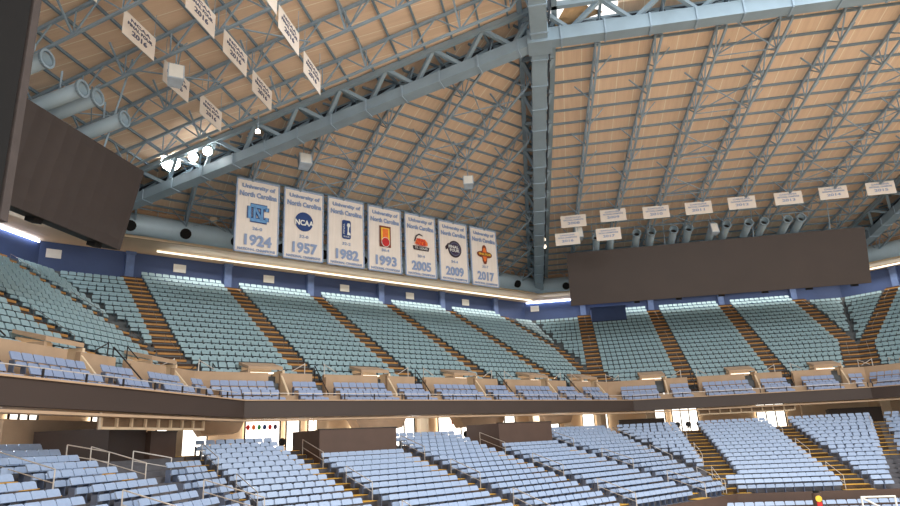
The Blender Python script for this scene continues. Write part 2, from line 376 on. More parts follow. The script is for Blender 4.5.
for s in 'ZABC':
    portd=[(c[0]-1.4,c[0]+1.3) for c in PORT[s] if c[2]=='portal']
    for i in range(UP_N):
        df,z=up_tread(i); d=df-.68
        bl=blocks_upper(s,d)
        for j,(a,b) in enumerate(bl):
            if b-a<.5: continue
            cornerL=LT[s]>0 and j==0; cornerR=RT[s]>0 and j==len(bl)-1
            if (cornerL or cornerR) and i>=18: continue
            if s=='B' and j==1 and i>=16: a=a+4.0
            segs=[(a,b)]
            if i<1:
                for (p0,p1) in portd:
                    ns=[]
                    for (x0,x1) in segs:
                        if p1<=x0 or p0>=x1: ns.append((x0,x1))
                        else:
                            if p0-x0>.5: ns.append((x0,p0))
                            if x1-p1>.5: ns.append((p1,x1))
                    segs=ns
            for (x0,x1) in segs:
                side2='' if len(segs)==1 or x0==segs[0][0] else ' past portal'
                fill('up','up',s,x0,x1,d,z,'%s row up'%ordn(i+1)+side2,{'Z':'left side','A':'middle side','B':'right side','C':'far right side'}[s]+' %s block'%ordn(j+1),s=='Z')
    # balcony rows
    for r,(d,z) in enumerate(MZ):
        cuts=PORT[s]; x=tl(s,d)+.3; hi=tr(s,d)-.3; shift=(1.3 if s!='Z' else 1.0)
        for j,c in enumerate([(q[0]-.02,q[1]+.18) for q in cuts]+[(hi,hi)]):
            slope=.28*(d-17.7)*(1 if c[0]!=hi else 0)
            a=x; b=min(c[0],hi)
            if b-a>.6: fill('mez','mez',s,a,b,d-.0,z,['front','middle','back'][r]+' balcony row',{'Z':'left','A':'middle','B':'right','C':'far right'}[s]+' %s balcony block'%ordn(j+1),s=='Z')
            x=max(x,c[1])
BOXES={('A',1):(7,'box'),('A',3):(4,'box2')}
def low_blocks(s,d):
    l,r=low_lr(s,d); fs=LAIS[s][1:] if s=='A' else LAIS[s]
    if s=='Z' and d<21.2: fs=[fs[0],fs[2]]
    out=[];cur=l
    for fn in fs:
        a=fn(d)
        if a-.55<=cur or a>r: 
            continue
        g=.84 if s in 'BC' else .68
        out.append((cur,a-g)); cur=a+g
    out.append((cur,r)); return out
BLK={'Z':['outer left block','second left block','third left block','last left block'],
     'A':['first middle block','second middle block','third middle block','fourth middle block','last middle block'],
     'B':['corner right block','central right block','end right block'],'C':['far corner block','outermost corner block']}
for s in 'ZABC':
    for i in range(LON[s]):
        df,z=lo_tread(s,i); d=df-.64
        bl=low_blocks(s,d)
        for j,(a,b) in enumerate(bl):
            if b-a<.5: continue
            if s=='A' and j==1 and i<4: continue     # brown boxes stand here
            if s=='A' and j==3 and i<4: continue
            if s=='Z' and i<4 and a>=19: continue
            if s=='Z' and j==3 and i<6 and a<26: a=max(a,21.)
            kind='low'
            if s in 'BC' and i<12: kind='lowgap'
            if s=='A' and j==0: kind='lowgap'
            if s=='Z' and j==3: kind='lowgap'
            fill('low',kind,s,a,b,d,z,'%s row from top'%ordn(i+1),BLK[s][min(j,len(BLK[s])-1)],s=='Z')
INFO={'up':('tier_chair','teal upper tier seats','chair'),'mez':('balcony_chair','lavender balcony seats','chair'),'low':('stadium_chair','pale blue lower bowl seats','chair')}
BW={'up':'more distant teal seats of the upper tier','mez':'more distant lavender seats of the balcony rows','low':'more distant pale blue seats of the lower bowl'}
for tier,L in SEATS.items():
    L.sort(key=lambda r:-r[0]); n=300
    n=min(274 if tier=='low' else 300,sum(1 for r in L if r[0]>-900))
    for r in L[:n]:
        T=TEMPL[r[1]]
        if tier=='low':
            o=bpy.data.objects.new('stadium_chair',T['l']); col.objects.link(o); o.matrix_world=r[2]
            b=bpy.data.objects.new('backrest',T['b']); col.objects.link(b); b.parent=o
            p=bpy.data.objects.new('seat_pan',T['p']); col.objects.link(p); p.parent=o
        else:
            o=bpy.data.objects.new(INFO[tier][0],T['fm']); col.objects.link(o); o.matrix_world=r[2]
        tag(o,r[3],INFO[tier][2],INFO[tier][1])
    V=[];Fc=[];Mi=[]
    for r in L[n:]:
        T=TEMPL[r[1]]['full']; k=len(V); m=r[2]
        V+=[tuple(m@Vector(v)) for v in T.v]; Fc+=[[i+k for i in f] for f in T.f]; Mi+=T.m
    me=bpy.data.meshes.new('stadium_seats'); me.from_pydata(V,[],Fc)
    for mm in TEMPL[L[-1][1]]['mats']: me.materials.append(mm)
    me.polygons.foreach_set('material_index',Mi); me.update()
    o=bpy.data.objects.new(INFO[tier][0]+'s',me); col.objects.link(o); tag(o,BW[tier],'seats',None,'stuff')
    print(tier,len(L),n)
# ------------------------------------------------------------------ stairways
def rail(mb,P,h=.95,r=.03,mid=True):
    for p in P: mb.tube(p,(p[0],p[1],p[2]+h),r,6)
    for a,b in zip(P[:-1],P[1:]):
        mb.tube((a[0],a[1],a[2]+h),(b[0],b[1],b[2]+h),r,6)
        if mid: mb.tube((a[0],a[1],a[2]+h*.5),(b[0],b[1],b[2]+h*.5),r*.8,6)
for s in 'ZABC':
    for k in range(len(AIS[s])):
        a=AIS[s][k]
        if s=='Z' and k<2: continue
        if s=='C' and k>0: continue
        root=empty('aisle_stairs',F[s]@Matrix.Translation((-a,17.4,UP_Z)))
        tag(root,'brown ochre-edged stairs, %s from left in upper tier, %s side'%(ordn(k+1-(2 if s=='Z' else 0)),SIDEN[s]),'stairs','stairways of the upper tier')
        st=MB();no=MB()
        for i in range(UP_N):
            df,z=up_tread(i); a0,a1=aisles_upper(s,df-.4)[k]
            X0,X1=a-a1,a-a0; D=df-17.4; zz=z-UP_Z
            st.box(X0,X1,D-UP_RUN,D+.02,zz-.1,zz+.04); st.box(X0,X1,D-UP_RUN,D-.42,zz,zz+.27)
            no.box(X0,X1,D-.0,D+.05,zz-.06,zz+.065)
            no.box(X0,X1,D-.06,D,zz+.04,zz+.065)
        obj('steps',st,M['tread_up'],root); obj('step_edges',no,M['nose_up'],root)
        rl=MB(); P=[]
        for i in range(2,UP_N-2,3):
            df,z=up_tread(i); a0,a1=aisles_upper(s,df-.4)[k]; x=a-(a0+a1)/2
            P.append((x,df-17.4-.6,z-UP_Z+.9))
        for q in range(0,len(P)-1,2):
            rl=MB().tube(P[q],P[q+1],.014,5)
            for p in P[q:q+2]: rl.tube((p[0],p[1],p[2]-.9),p,.012,5)
            obj('handrail',rl,M['rail_mid'],root)
        # dark rail at the foot
        [obj('foot_rail',MB().tube((.7*g,.25,.1),(.7*g,.25,1.3),.03,6).tube((.7*g,.25,1.25),(1.6*g,.25,.75),.03,6),M['rail'] if s!='Z' else M['rail_dark'],root) for g in(-1,1)]
def low_aisle(s,fn,w,lab,rows=None,both=True,side=1):
    N=range(LON[s]) if rows is None else rows
    d0,z0=lo_tread(s,0); a=fn(d0)
    root=empty('aisle_stairs',F[s]@Matrix.Translation((-a,d0,z0)))
    tag(root,lab,'stairs','stairways of the lower bowl')
    st=MB();no=MB();rl=MB();P=[]
    for i in N:
        df,z=lo_tread(s,i); c=a-fn(df-.4); D=df-d0; zz=z-z0
        st.box(c-w,c+w,D-LO_RUN,D,zz-.25,zz+.03)
        no.box(c-w,c+w,D-.66,D+.005,zz+.03,zz+.05)
        if i%3==1: P.append((c+side*w*.9,D-.3,zz))
    obj('steps',st,M['riser_lo'],root); obj('treads',no,M['tread_lo'],root)
    for q in range(0,len(P)-1,2):
        rl=MB(); rail(rl,P[q:q+2],.85,.022); obj('handrail',rl,M['rail'],root)
names=['outermost left lower aisle stairs','second left lower aisle stairs','left lower aisle stairs nearest the grey wall']
for k,fn in enumerate(LAIS['Z']): low_aisle('Z',fn,.66,'yellow-edged '+names[k],range(0 if k else 3,LON['Z']),side=-1)
nm=['at the left corner, between the turned blocks','right of the left corner block, beside the brown box','between the second and third middle blocks','left of the smaller brown box','right of the smaller brown box']
for k,fn in enumerate(LAIS['A']): low_aisle('A',fn,.68,'yellow-tread lower aisle stairs '+nm[k],side=-1)
low_aisle('A',lambda d:low_lr('A',d)[1]+.5,.55,'yellow-tread lower aisle stairs where middle and right bowl meet')
nm=['left of the central right block','right of the central right block']
for k,fn in enumerate(LAIS['B']): low_aisle('B',fn,.84,'wide yellow-tread lower aisle stairs '+nm[k])
low_aisle('B',lambda d:low_lr('B',d)[1]+.45,.7,'short yellow lower stairs at the far right corner',range(0,10))
# ------------------------------------------------------------------ roof
EAVE=18.35; ED=4.7; SL=.14
def eave(s,t,d=ED): return pt(s,t,d,EAVE)
ZAe=pt('A',T21*ED,ED,EAVE); ABe=pt('B',T24*ED,ED,EAVE); BCe=pt('B',Bl-T21*ED,ED,EAVE)
N1=Vector((5.9,33.2,24.3+H)); uB3=Vector((U['B'].x,U['B'].y,0)); uZ3=Vector((U['Z'].x,U['Z'].y,0))
LB=(BCe-ABe).length
N2=N1+uB3*LB; N0=N1-uZ3*LB; N3=N0+uB3*LB
Z0e=pt('Z',LEN['Z']-T21*ED-LB,ED,EAVE)
CDe=pt('C',Al-T24*ED,ED,EAVE)
def deck(name,P,xdir,label,m=None):
    # local x across the slope, y down the slope, so the seams follow the fall
    o=P[0]; x=Vector(xdir).normalized(); n=(P[1]-P[0]).cross(P[2]-P[0]).normalized()
    if n.z<0: n=-n
    x=(x-n*x.dot(n)).normalized(); y=n.cross(x)
    m4=Matrix(((x.x,y.x,n.x,o.x),(x.y,y.y,n.y,o.y),(x.z,y.z,n.z,o.z),(0,0,0,1))); inv=m4.inverted()
    mb=MB().slab([inv@p for p in P],(0,0,.18)); return struct(name,mb,m or M['deck'],m4,label)
def onB(a,b): return N1+uB3*a+(ABe-N1)*(b/(ABe-N1).length)
deck('ceiling',[ABe,BCe,N2,onB(4.8,0),onB(4.8,2.6),onB(.7,2.6),onB(.7,0),N1],U['B'].to_3d(),'tan sloping roof deck over the right side')
mid=(ZAe+ABe)/2; dA=(mid-N1); dA.z=0; dA.normalize(); xA=Vector((-dA.y,dA.x,0))
deck('ceiling',[ZAe,ABe,N1],xA,'tan triangular roof deck over the corner side')
deck('ceiling',[Z0e,ZAe,N1,N0],U['Z'].to_3d(),'tan sloping roof deck over the left side')
deck('ceiling',[BCe,CDe,N2],U['C'].to_3d(),'tan triangular roof deck at the far right')
def truss(label,P0,P1,depth=1.45,panel=2.9,cw=.13,ww=.07,name='roof_truss',group='sloping roof trusses',inset=.35,knee=True,kd=1.1,side=None):
    L=(P1-P0).length
    if L<1.5: return
    n=max(1,round(L/panel)); o=P0.copy(); root=empty(name,Matrix.Translation(o)); tag(root,label,'roof truss',group)
    v=(P1-P0)/n; dz=Vector((0,0,-depth)); top=Vector((0,0,-.22))
    obj('top_chord',MB().bar(top,P1-P0+top,cw,cw*1.4),M['steel'],root)
    obj('bottom_chord',MB().bar(v*.5+dz,P1-P0-v*.5+dz,cw,cw),M['steel'],root)
    m1=MB().bar(top,v*.5+dz,ww,ww).mesh('diagonal',M['steel']); m2=MB().bar(v*.5+dz,v+top,ww,ww).mesh('diagonal',M['steel']); m3=MB().bar(v*.5+dz,v*.5+top,ww*.8,ww*.8).mesh('post',M['steel'])
    h=Vector((-v.y,v.x,0)).normalized()
    if knee:
        mk=[MB().bar(v*.5+dz,v*.5+top+h*q*kd,ww*1.5,ww*.8).mesh('knee_brace',M['steel']) for q in(-1,1)]
    for k in range(n):
        for nm_,me in (('diagonal',m1),('diagonal',m2),('post',m3))+((('knee_brace',mk[k%2]),) if knee else ()):
            c=bpy.data.objects.new(nm_,me); col.objects.link(c); c.parent=root; c.location=v*k
def lerp(a,b,t): return a+(b-a)*t
def purlins(A0,A1,B0,B1,n,lab,skip=()):
    for k in range(1,n):
        if k in skip: continue
        p=lerp(A0,B0,k/n);q=lerp(A1,B1,k/n)
        if (q-p).length<1: continue
        o=obj('roof_purlin',MB().bar((0,0,-.1),(q-p)+Vector((0,0,-.1)),.1,.15),M['purlin'],None,Matrix.Translation(p))
        tag(o,'thin steel purlin, %s up from the eave, %s'%(ordn(k),lab),'purlin','roof purlins')
def crossb(label,quads):
    o0=quads[0][0]; root=empty('cross_bracing',Matrix.Translation(o0)); tag(root,label,'bracing','rod bracing between roof trusses')
    for (a,b,c,d) in quads:
        obj('brace',MB().bar(a-o0,c-o0,.06,.06),M['steel'],root); obj('brace',MB().bar(b-o0,d-o0,.06,.06),M['steel'],root)
        obj('tie',MB().bar(a-o0,b-o0,.05,.05),M['steel'],root)
nB=9
for k in range(1,nB):
    truss('slender blue-grey roof truss, %s right of the corner column truss, right side'%ordn(k),lerp(ABe,BCe,k/nB),lerp(N1,N2,k/nB))
purlins(ABe,BCe,N1,N2,26,'right side')
dz=Vector((0,0,-1.3))
def quadsB(k,m=7,A=ABe,Bq=BCe,C0=N1,C1=N2,n=nB):
    out=[]
    for j in range(m):
        a0=lerp(A,C0,(j+.3)/m);a1=lerp(A,C0,min(1,(j+1.0)/m-.02)); b0=lerp(Bq,C1,(j+.3)/m);b1=lerp(Bq,C1,min(1,(j+1.)/m-.02))
        out.append((lerp(a0,b0,k/n)+dz,lerp(a0,b0,(k+1)/n)+dz,lerp(a1,b1,(k+1)/n)+dz,lerp(a1,b1,k/n)+dz))
    return out
for k,l in ((3,'third and fourth'),(6,'sixth and seventh')): crossb('crossed bracing rods between %s roof trusses, right side'%l,quadsB(k))
# left plane
for k in range(1,7):
    truss('slender blue-grey roof truss, %s up-left of the deep left truss'%ordn(k),lerp(ZAe,Z0e,k/nB),lerp(N1,N0,k/nB),depth=1.6)
purlins(ZAe,Z0e,N1,N0,20,'left side')
crossb('crossed bracing rods between second and third roof trusses, left side',quadsB(2,6,ZAe,Z0e,N1,N0))
# corner triangle: trusses run from the eave up to the two big trusses
LA=(ABe-ZAe).length; nA=13; e=(ABe-ZAe)/LA
def hit(P):   # from eave point P along -dA until it meets edge N1-ZAe or N1-ABe (plan)
    best=None
    for Q in (ZAe,ABe):
        a=N1-Q; D=-dA; det=D.x*(-a.y)-(-a.x)*D.y
        if abs(det)<1e-6: continue
        rx,ry=Q.x-P.x,Q.y-P.y
        tt=(rx*(-a.y)-(-a.x)*ry)/det; uu=(D.x*ry-D.y*rx)/det
        if tt>.5 and -.01<=uu<=1.01: 
            if best is None or tt>best[0]: best=(tt,Q+a*uu)
    return best[1] if best else None
for k in range(1,nA):
    P=ZAe+e*LA*k/nA; Q=hit(P)
    if Q: truss('slender roof truss, %s from the left in the corner triangle'%ordn(k),P,Q,depth=1.5)
for k in range(1,24):
    p=lerp(ZAe,N1,k/24);q=lerp(ABe,N1,k/24); o=obj('roof_purlin',MB().bar((0,0,-.1),(q-p)+Vector((0,0,-.1)),.1,.14),M['purlin'],None,Matrix.Translation(p))
    tag(o,'thin steel purlin, %s up from the eave, corner triangle'%ordn(k),'purlin','roof purlins')
for g in range(2,nA-2,2):
    qs=[]
    P=ZAe+e*LA*g/nA; Q=hit(P); P2=ZAe+e*LA*(g+1)/nA; Q2=hit(P2); L_=min((Q-P).length,(Q2-P2).length); m=int(L_/4.2)
    if m<1: continue
    w=(Q-P).normalized()
    for j in range(m):
        a=P+w*(j*4.2+.8)+dz;b=P2+w*(j*4.2+.8)+dz; qs.append((a,b,b+w*3.4,a+w*3.4))
    crossb('crossed bracing rods beside the %s corner triangle truss'%ordn(g),qs)
purlins(BCe,CDe,N2,N2,16,'far right side')
for k in range(1,5):
    P=lerp(BCe,CDe,k/13.); truss('roof truss, %s right of the far right deep truss'%ordn(k),P,lerp(N2,lerp(BCe,CDe,.5),0.0)+ (P-lerp(BCe,CDe,.5))*.02)
# big trusses
def bigtruss(label,P0,P1,lowdrop,n,lw=.85,lh=.62,start=0.,end=1.,two=True,dark=True):
    o=P0.copy(); root=empty('main_roof_truss',Matrix.Translation(o)); tag(root,label,'roof truss','deep main roof trusses')
    V=P1-P0; h=Vector((-V.y,V.x,0)).normalized(); dz=Vector((0,0,-lowdrop)); tp=Vector((0,0,-.3))
    lo=MB().bar(dz,V+dz,lw,.12).bar(dz+Vector((0,0,lh)),V+dz+Vector((0,0,lh)),lw,.1).bar(dz+Vector((0,0,lh/2))-h*(lw/2-.06),V+dz+Vector((0,0,lh/2))-h*(lw/2-.06),.1,lh).bar(dz+Vector((0,0,lh/2))+h*(lw/2-.06),V+dz+Vector((0,0,lh/2))+h*(lw/2-.06),.1,lh)
    obj('bottom_chord',lo,M['steel_main'],root)
    for q in((-1,1) if two else (0,)):
        obj('top_chord',MB().bar(tp+h*q*1.0,V+tp+h*q*1.0,.32,.34),M['steel_main'],root)
    v=V/n; pl=MB()
    for k in range(n):
        a=v*k;b=v*(k+1);m=(a+b)/2
        for q in((-1,1) if two else (0,)):
            obj('diagonal',MB().bar(a+tp+h*q,m+dz+Vector((0,0,lh)),.24,.24),M['steel_main'],root); obj('diagonal',MB().bar(m+dz+Vector((0,0,lh)),b+tp+h*q,.24,.24),M['steel_main'],root)
        obj('cross_tie',MB().bar(a+tp-h,a+tp+h,.16,.16),M['steel_main'],root)
    for k in range(int(V.length/2.4)):
        w=V*(k+.5)/int(V.length/2.4); pl.bar(w+dz-h*(lw/2+.04)+Vector((0,0,-.08)),w+dz-h*(lw/2+.04)+Vector((0,0,lh+.08)),.06,.1,tuple(V.normalized())).bar(w+dz-h*(lw/2+.02)+Vector((0,0,-.09)),w+dz+h*(lw/2+.02)+Vector((0,0,-.09)),.1,.06).bar(w+dz+h*(lw/2+.04)+Vector((0,0,-.08)),w+dz+h*(lw/2+.04)+Vector((0,0,lh+.08)),.06,.1,tuple(V.normalized()))
    obj('splice_plates',pl,M['steel'],root)
    md=(P0+P1)/2; q=1 if (md+h-Vector((0,0,H))).length>(md-h-Vector((0,0,H))).length else -1
    sh=lw/2*q+.1*q
    if dark: obj('dark_backing',MB().slab([V*.03+dz+h*sh+Vector((0,0,lh)),V*.97+dz+h*sh+Vector((0,0,lh)),V*.97+tp+h*q*.8,V*.03+tp+h*q*.8],h*q*.05),M['backing'],root)  # dark sheet added behind the webs to darken the truss interior
    return root
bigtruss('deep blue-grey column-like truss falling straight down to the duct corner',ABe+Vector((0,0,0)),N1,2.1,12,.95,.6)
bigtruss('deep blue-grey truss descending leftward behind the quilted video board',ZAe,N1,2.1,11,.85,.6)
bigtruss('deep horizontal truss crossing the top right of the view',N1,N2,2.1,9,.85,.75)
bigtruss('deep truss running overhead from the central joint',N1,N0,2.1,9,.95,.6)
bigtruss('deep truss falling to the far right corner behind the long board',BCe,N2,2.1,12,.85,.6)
o=obj('joint_block',MB().box(-.7,.7,-.7,.7,-.75,.1),M['steel_main'],None,Matrix.Translation(N1+Vector((0,0,-1.6)))@Matrix.Rotation(-ze,4,'Z')); tag(o,'steel joint block where the three deep roof trusses meet','truss joint')
# raised centre of the roof, with an opening showing the sky beside the joint
cz=27.2+H
c0=Vector((N1.x,N1.y,cz));
def cp(a,b,z=cz): p=N1+uB3*a-uZ3*b; return Vector((p.x,p.y,z))
deck('ceiling',[cp(4.5,.5),cp(LB,.5),cp(LB,LB),cp(4.5,LB)],U['B'].to_3d(),'pale blue raised centre of the roof',M['bluedeck'])
deck('ceiling',[cp(0,6.),cp(4.5,6.),cp(4.5,LB),cp(0,LB)],U['B'].to_3d(),'pale blue raised roof edge',M['bluedeck'])
mb=MB().slab([cp(4.5,.3,24.8+H),cp(LB,.3,24.8+H),cp(LB,.3,cz),cp(4.5,.3,cz)],tuple(uZ3*.15)); struct('wall_clerestory_right',mb,M['steel_main'],None,'blue-grey upstand above the horizontal deep truss')
mb=MB().slab([cp(.3,5.,24.8+H),cp(.3,LB,24.8+H),cp(.3,LB,cz),cp(.3,5.,cz)],tuple(uB3*-.15)); struct('wall_clerestory_left',mb,M['steel_main'],None,'blue-grey upstand above the overhead deep truss')
for k in range(8):
    p=cp(5+k*3.4,1.2,cz-.3);q=cp(5+k*3.4,LB-1,cz-.3)
    o=obj('roof_purlin',MB().bar((0,0,0),q-p,.2,.35),M['steel'],None,Matrix.Translation(p)); tag(o,'heavy beam under the pale raised roof centre, %s from the joint'%ordn(k+1),'roof beam','beams of the raised roof centre')
tp=MB(); nn=8
P0=cp(.8,-.9,23.6+H);P1=cp(3.9,-.5,24.15+H);P2=cp(2.1,1.5,24.25+H)
for a in range(nn):
    for b in range(nn-a):
        def g(i,j):
            w=Vector(P0)*(1-(i+j)/nn)+Vector(P1)*(i/nn)+Vector(P2)*(j/nn); w=w-P0; w.z+=.06*math.sin(i*1.9)*math.sin(j*1.3)-.2*math.sin(math.pi*i/nn)*math.sin(math.pi*j/nn); return w
        for tri in ([(a,b),(a+1,b),(a,b+1)],)+(([(a+1,b),(a+1,b+1),(a,b+1)],) if a+b<nn-1 else ()):
            tp.slab([g(*q) for q in tri],(0,0,.03))
o=obj('tarpaulin',tp,M['cloth'],None,Matrix.Translation(P0)); tag(o,'creased tan tarpaulin draped beside the bright roof opening','tarpaulin')
# ------------------------------------------------------------------ perimeter duct
for s in 'ZABC':
    l,r=tl(s,5.2),tr(s,5.2)
    if s=='Z': l=2.
    root=empty('air_duct',F[s]@Matrix.Translation((-l,5.2,17.0))); tag(root,'large round pale blue air duct with black vents along the %s side'%SIDEN[s],'air duct','big perimeter ducts')
    mb=MB(); n=20; k=0; R_=.84
    for (t,dd) in ((l,0),(r,0)):
        for i in range(n):
            g=2*math.pi*i/n; d=R_*math.cos(g); sh=(LT[s]*d if t==l and LT[s]>0 else 0) - (RT[s]*d if t==r and RT[s]>0 else 0)
            mb.v.append((-(t+sh-l),d,R_*math.sin(g)))
    for i in range(n): j=(i+1)%n; mb.f.append([i,j,n+j,n+i]); mb.m.append(0)
    o=obj('duct_shell',mb,M['duct'],root)
    for p in o.data.polygons: p.use_smooth=True
    bd=MB(); L=r-l
    x=3.0
    vents=MB()
    while x<L-1.5:
        v=MB().tube((-x,R_*.75,-R_*.42),(-x,R_*1.06,-R_*.55),.42,14); obj('vent',v,M['black'],root)
        x+=4.05
    x=2.
    while x<L: bd.tube((-x-.03,0,0),(-x+.03,0,0),R_+.025,20); x+=4.05
    obj('duct_band',bd,M['duct'],root)
    rl=MB(); 
    for k in range(int(L/2.)): rl.tube((-1-k*2.,.3,.8),(-1-k*2.,.3,1.25),.03,5)
    rl.bar((-.5,.3,1.25),(-L+.5,.3,1.25),.07,.07); obj('hanger_rail',rl,M['steel'],root)
# strip lamps
def lampstrip(s,t0,t1,d,z,m,lab,w=.12):
    o=obj('strip_light',MB().box(-t1,-t0,d,d+w,z-.14,z),m,None,F[s]); tag(o,lab,'strip light','strip lights along the top of the wall')
lampstrip('Z',16,36.6,.12,16.12,M['strip'],'bright cold strip light along the top of the left navy wall')
lampstrip('B',.3,6.6,.12,16.12,M['strip'],'bright cold strip light on the right wall beside the corner')
lampstrip('A',8.0,51.8,1.9,16.10,M['stripw'],'long warm strip light set in the soffit of the middle side',.05)
lampstrip('C',.6,20,1.7,16.16,M['stripw'],'warm strip light in the soffit at the far right',.1)
for s,t in [('A',.95),('A',10.4),('A',18.5),('A',26.6),('A',34.7),('A',42.6),('B',1.3)]:
    o=obj('wall_sign',MB().box(-t-.52,-t+.52,.03,.1,14.95,15.65),M['white'],None,F[s]); k=[.95,10.4,18.5,26.6,34.7,42.6].index(t)+1 if s=='A' else 7
    tag(o,'blank white section sign, %s from the left, on the navy wall'%ordn(k),'sign','white section signs on the navy wall')
o=obj('press_box',MB().box(-12.0,-8.0,.4,3.3,12.6,14.2).box(-12.1,-7.9,.3,3.4,14.2,14.3),M['navy'],None,F['B']); tag(o,'long navy box with a row of small lamps below the long board','press box')
# ------------------------------------------------------------------ video boards
def vboard(s,t0,t1,d,z0,z1,m,lab,tilt=0):
    root=empty('video_board',F[s]@Matrix.Translation((-(t0+t1)/2,d,z0))@Matrix.Rotation(tilt,4,'X')); tag(root,lab,'video board')
    w=(t1-t0)/2; h=z1-z0
    obj('screen',MB().box(-w,w,0,.12,0,h),m,root); obj('casing',MB().box(-w+.05,w-.05,-.9,0,-.02,h-.05),M['board_edge'],root)
    k=MB()
    for q in range(int(2*w/4)): k.box(-w+1+q*4,-w+1.5+q*4,-.7,-.2,-.22,-.02)
    obj('bottom_bracket',k,M['black'],root)
    hg=MB()
    for q in (-.8,-.3,.3,.8): hg.tube((q*w,-.4,h),(q*w,-.4,20.4-z1+h),.05,6)
    obj('hanger',hg,M['steel'],root)
vboard('B',5.4,33.1,16,12.27,17.54,M['board'],'long blank dark brown video board hanging over the right side',-.21)
vboard('Z',-1.8,24.95,16,10.55,15.1,M['boardq'],'blank dark video board with quilted cover at the upper left',-.22)
# near black board at the left edge
E1=Vector((-12.35,16.35,0)); dr=Vector((-.72,-.69,0))
root=empty('video_board',Matrix.Translation((E1.x,E1.y,H+6.2))); tag(root,'near black board end with a grey edge at the extreme left','video board')
obj('casing',MB().slab([Vector((0,0,0)),dr*7,dr*7+Vector((0,0,9.5)),Vector((0,0,9.5))],(.35,-.36,0)),M['black'],root)
obj('edge_trim',MB().bar((.26,-.14,0),(.26,-.14,9.5),.3,.26),mat('edge_grey',(74,66,64),.5),root)
# ------------------------------------------------------------------ text helper
def text_mesh(txt,size,m,bold=0.):
    c=bpy.data.curves.new('txt','FONT'); c.body=txt; c.size=size; c.align_x='CENTER'; c.align_y='CENTER'; c.extrude=.008; c.offset=bold; c.resolution_u=3
    o=bpy.data.objects.new('txt',c); col.objects.link(o); bpy.context.view_layer.update()
    me=bpy.data.meshes.new_from_object(o.evaluated_get(bpy.context.evaluated_depsgraph_get())); bpy.data.objects.remove(o); me.materials.clear(); me.materials.append(m); return me
RB=Matrix(((-1,0,0,0),(0,0,1,0),(0,1,0,0),(0,0,0,1)))   # text plane -> facing +Y of a side frame
EMB={}
def put(parent,name,me,x,y,z,sx=1,sy=1):
    o=bpy.data.objects.new(name,me); col.objects.link(o); mw=Matrix.Translation((x,y,z))@RB@Matrix.Diagonal((sx,sy,1,1))
    if name.startswith('emblem_') and parent.name in EMB: e=EMB[parent.name]; o.parent=e; o.matrix_basis=e.matrix_basis.inverted()@mw
    else: o.parent=parent; o.matrix_basis=mw
    if name=='emblem': EMB[parent.name]=o
    return o
def fit(me,w,h=None):
    xs=[v.co.x for v in me.vertices]; ys=[v.co.y for v in me.vertices]; sx=w/(max(xs)-min(xs)); return sx,(h/(max(ys)-min(ys)) if h else sx)
# ------------------------------------------------------------------ championship banners
def disc(r,m,th=.02,sx=1,sy=1,n=28):
    mb=MB(); mb.slab([(sx*r*math.cos(2*math.pi*i/n),sy*r*math.sin(2*math.pi*i/n),0) for i in range(n)],(0,0,th)); return mb.mesh('disc',m)
def plate(P,m,th=.02): return MB().slab([(x,y,0) for x,y in P],(0,0,th)).mesh('plate',m)
def rrect(w,h,r=.1,n=4):
    P=[]
    for cx,cy,a0 in((w/2-r,h/2-r,0),(-w/2+r,h/2-r,90),(-w/2+r,-h/2+r,180),(w/2-r,-h/2+r,270)):
        for k in range(n+1): a=math.radians(a0+90*k/n); P.append((cx+r*math.cos(a),cy+r*math.sin(a)))
    return P
BAN=[('1924','26-0','interlocking light blue letters'),('1957','32-0','a round navy emblem'),('1982','32-2','a small navy rectangle emblem'),('1993','34-4','a yellow and red rectangle'),('2005','33-4','an orange city emblem'),('2009','34-4','a dark round emblem'),('2017','33-7','a brown and orange emblem')]
W=3.78;ztop=21.82;zbot=15.55; Hh=ztop-zbot
tb={}
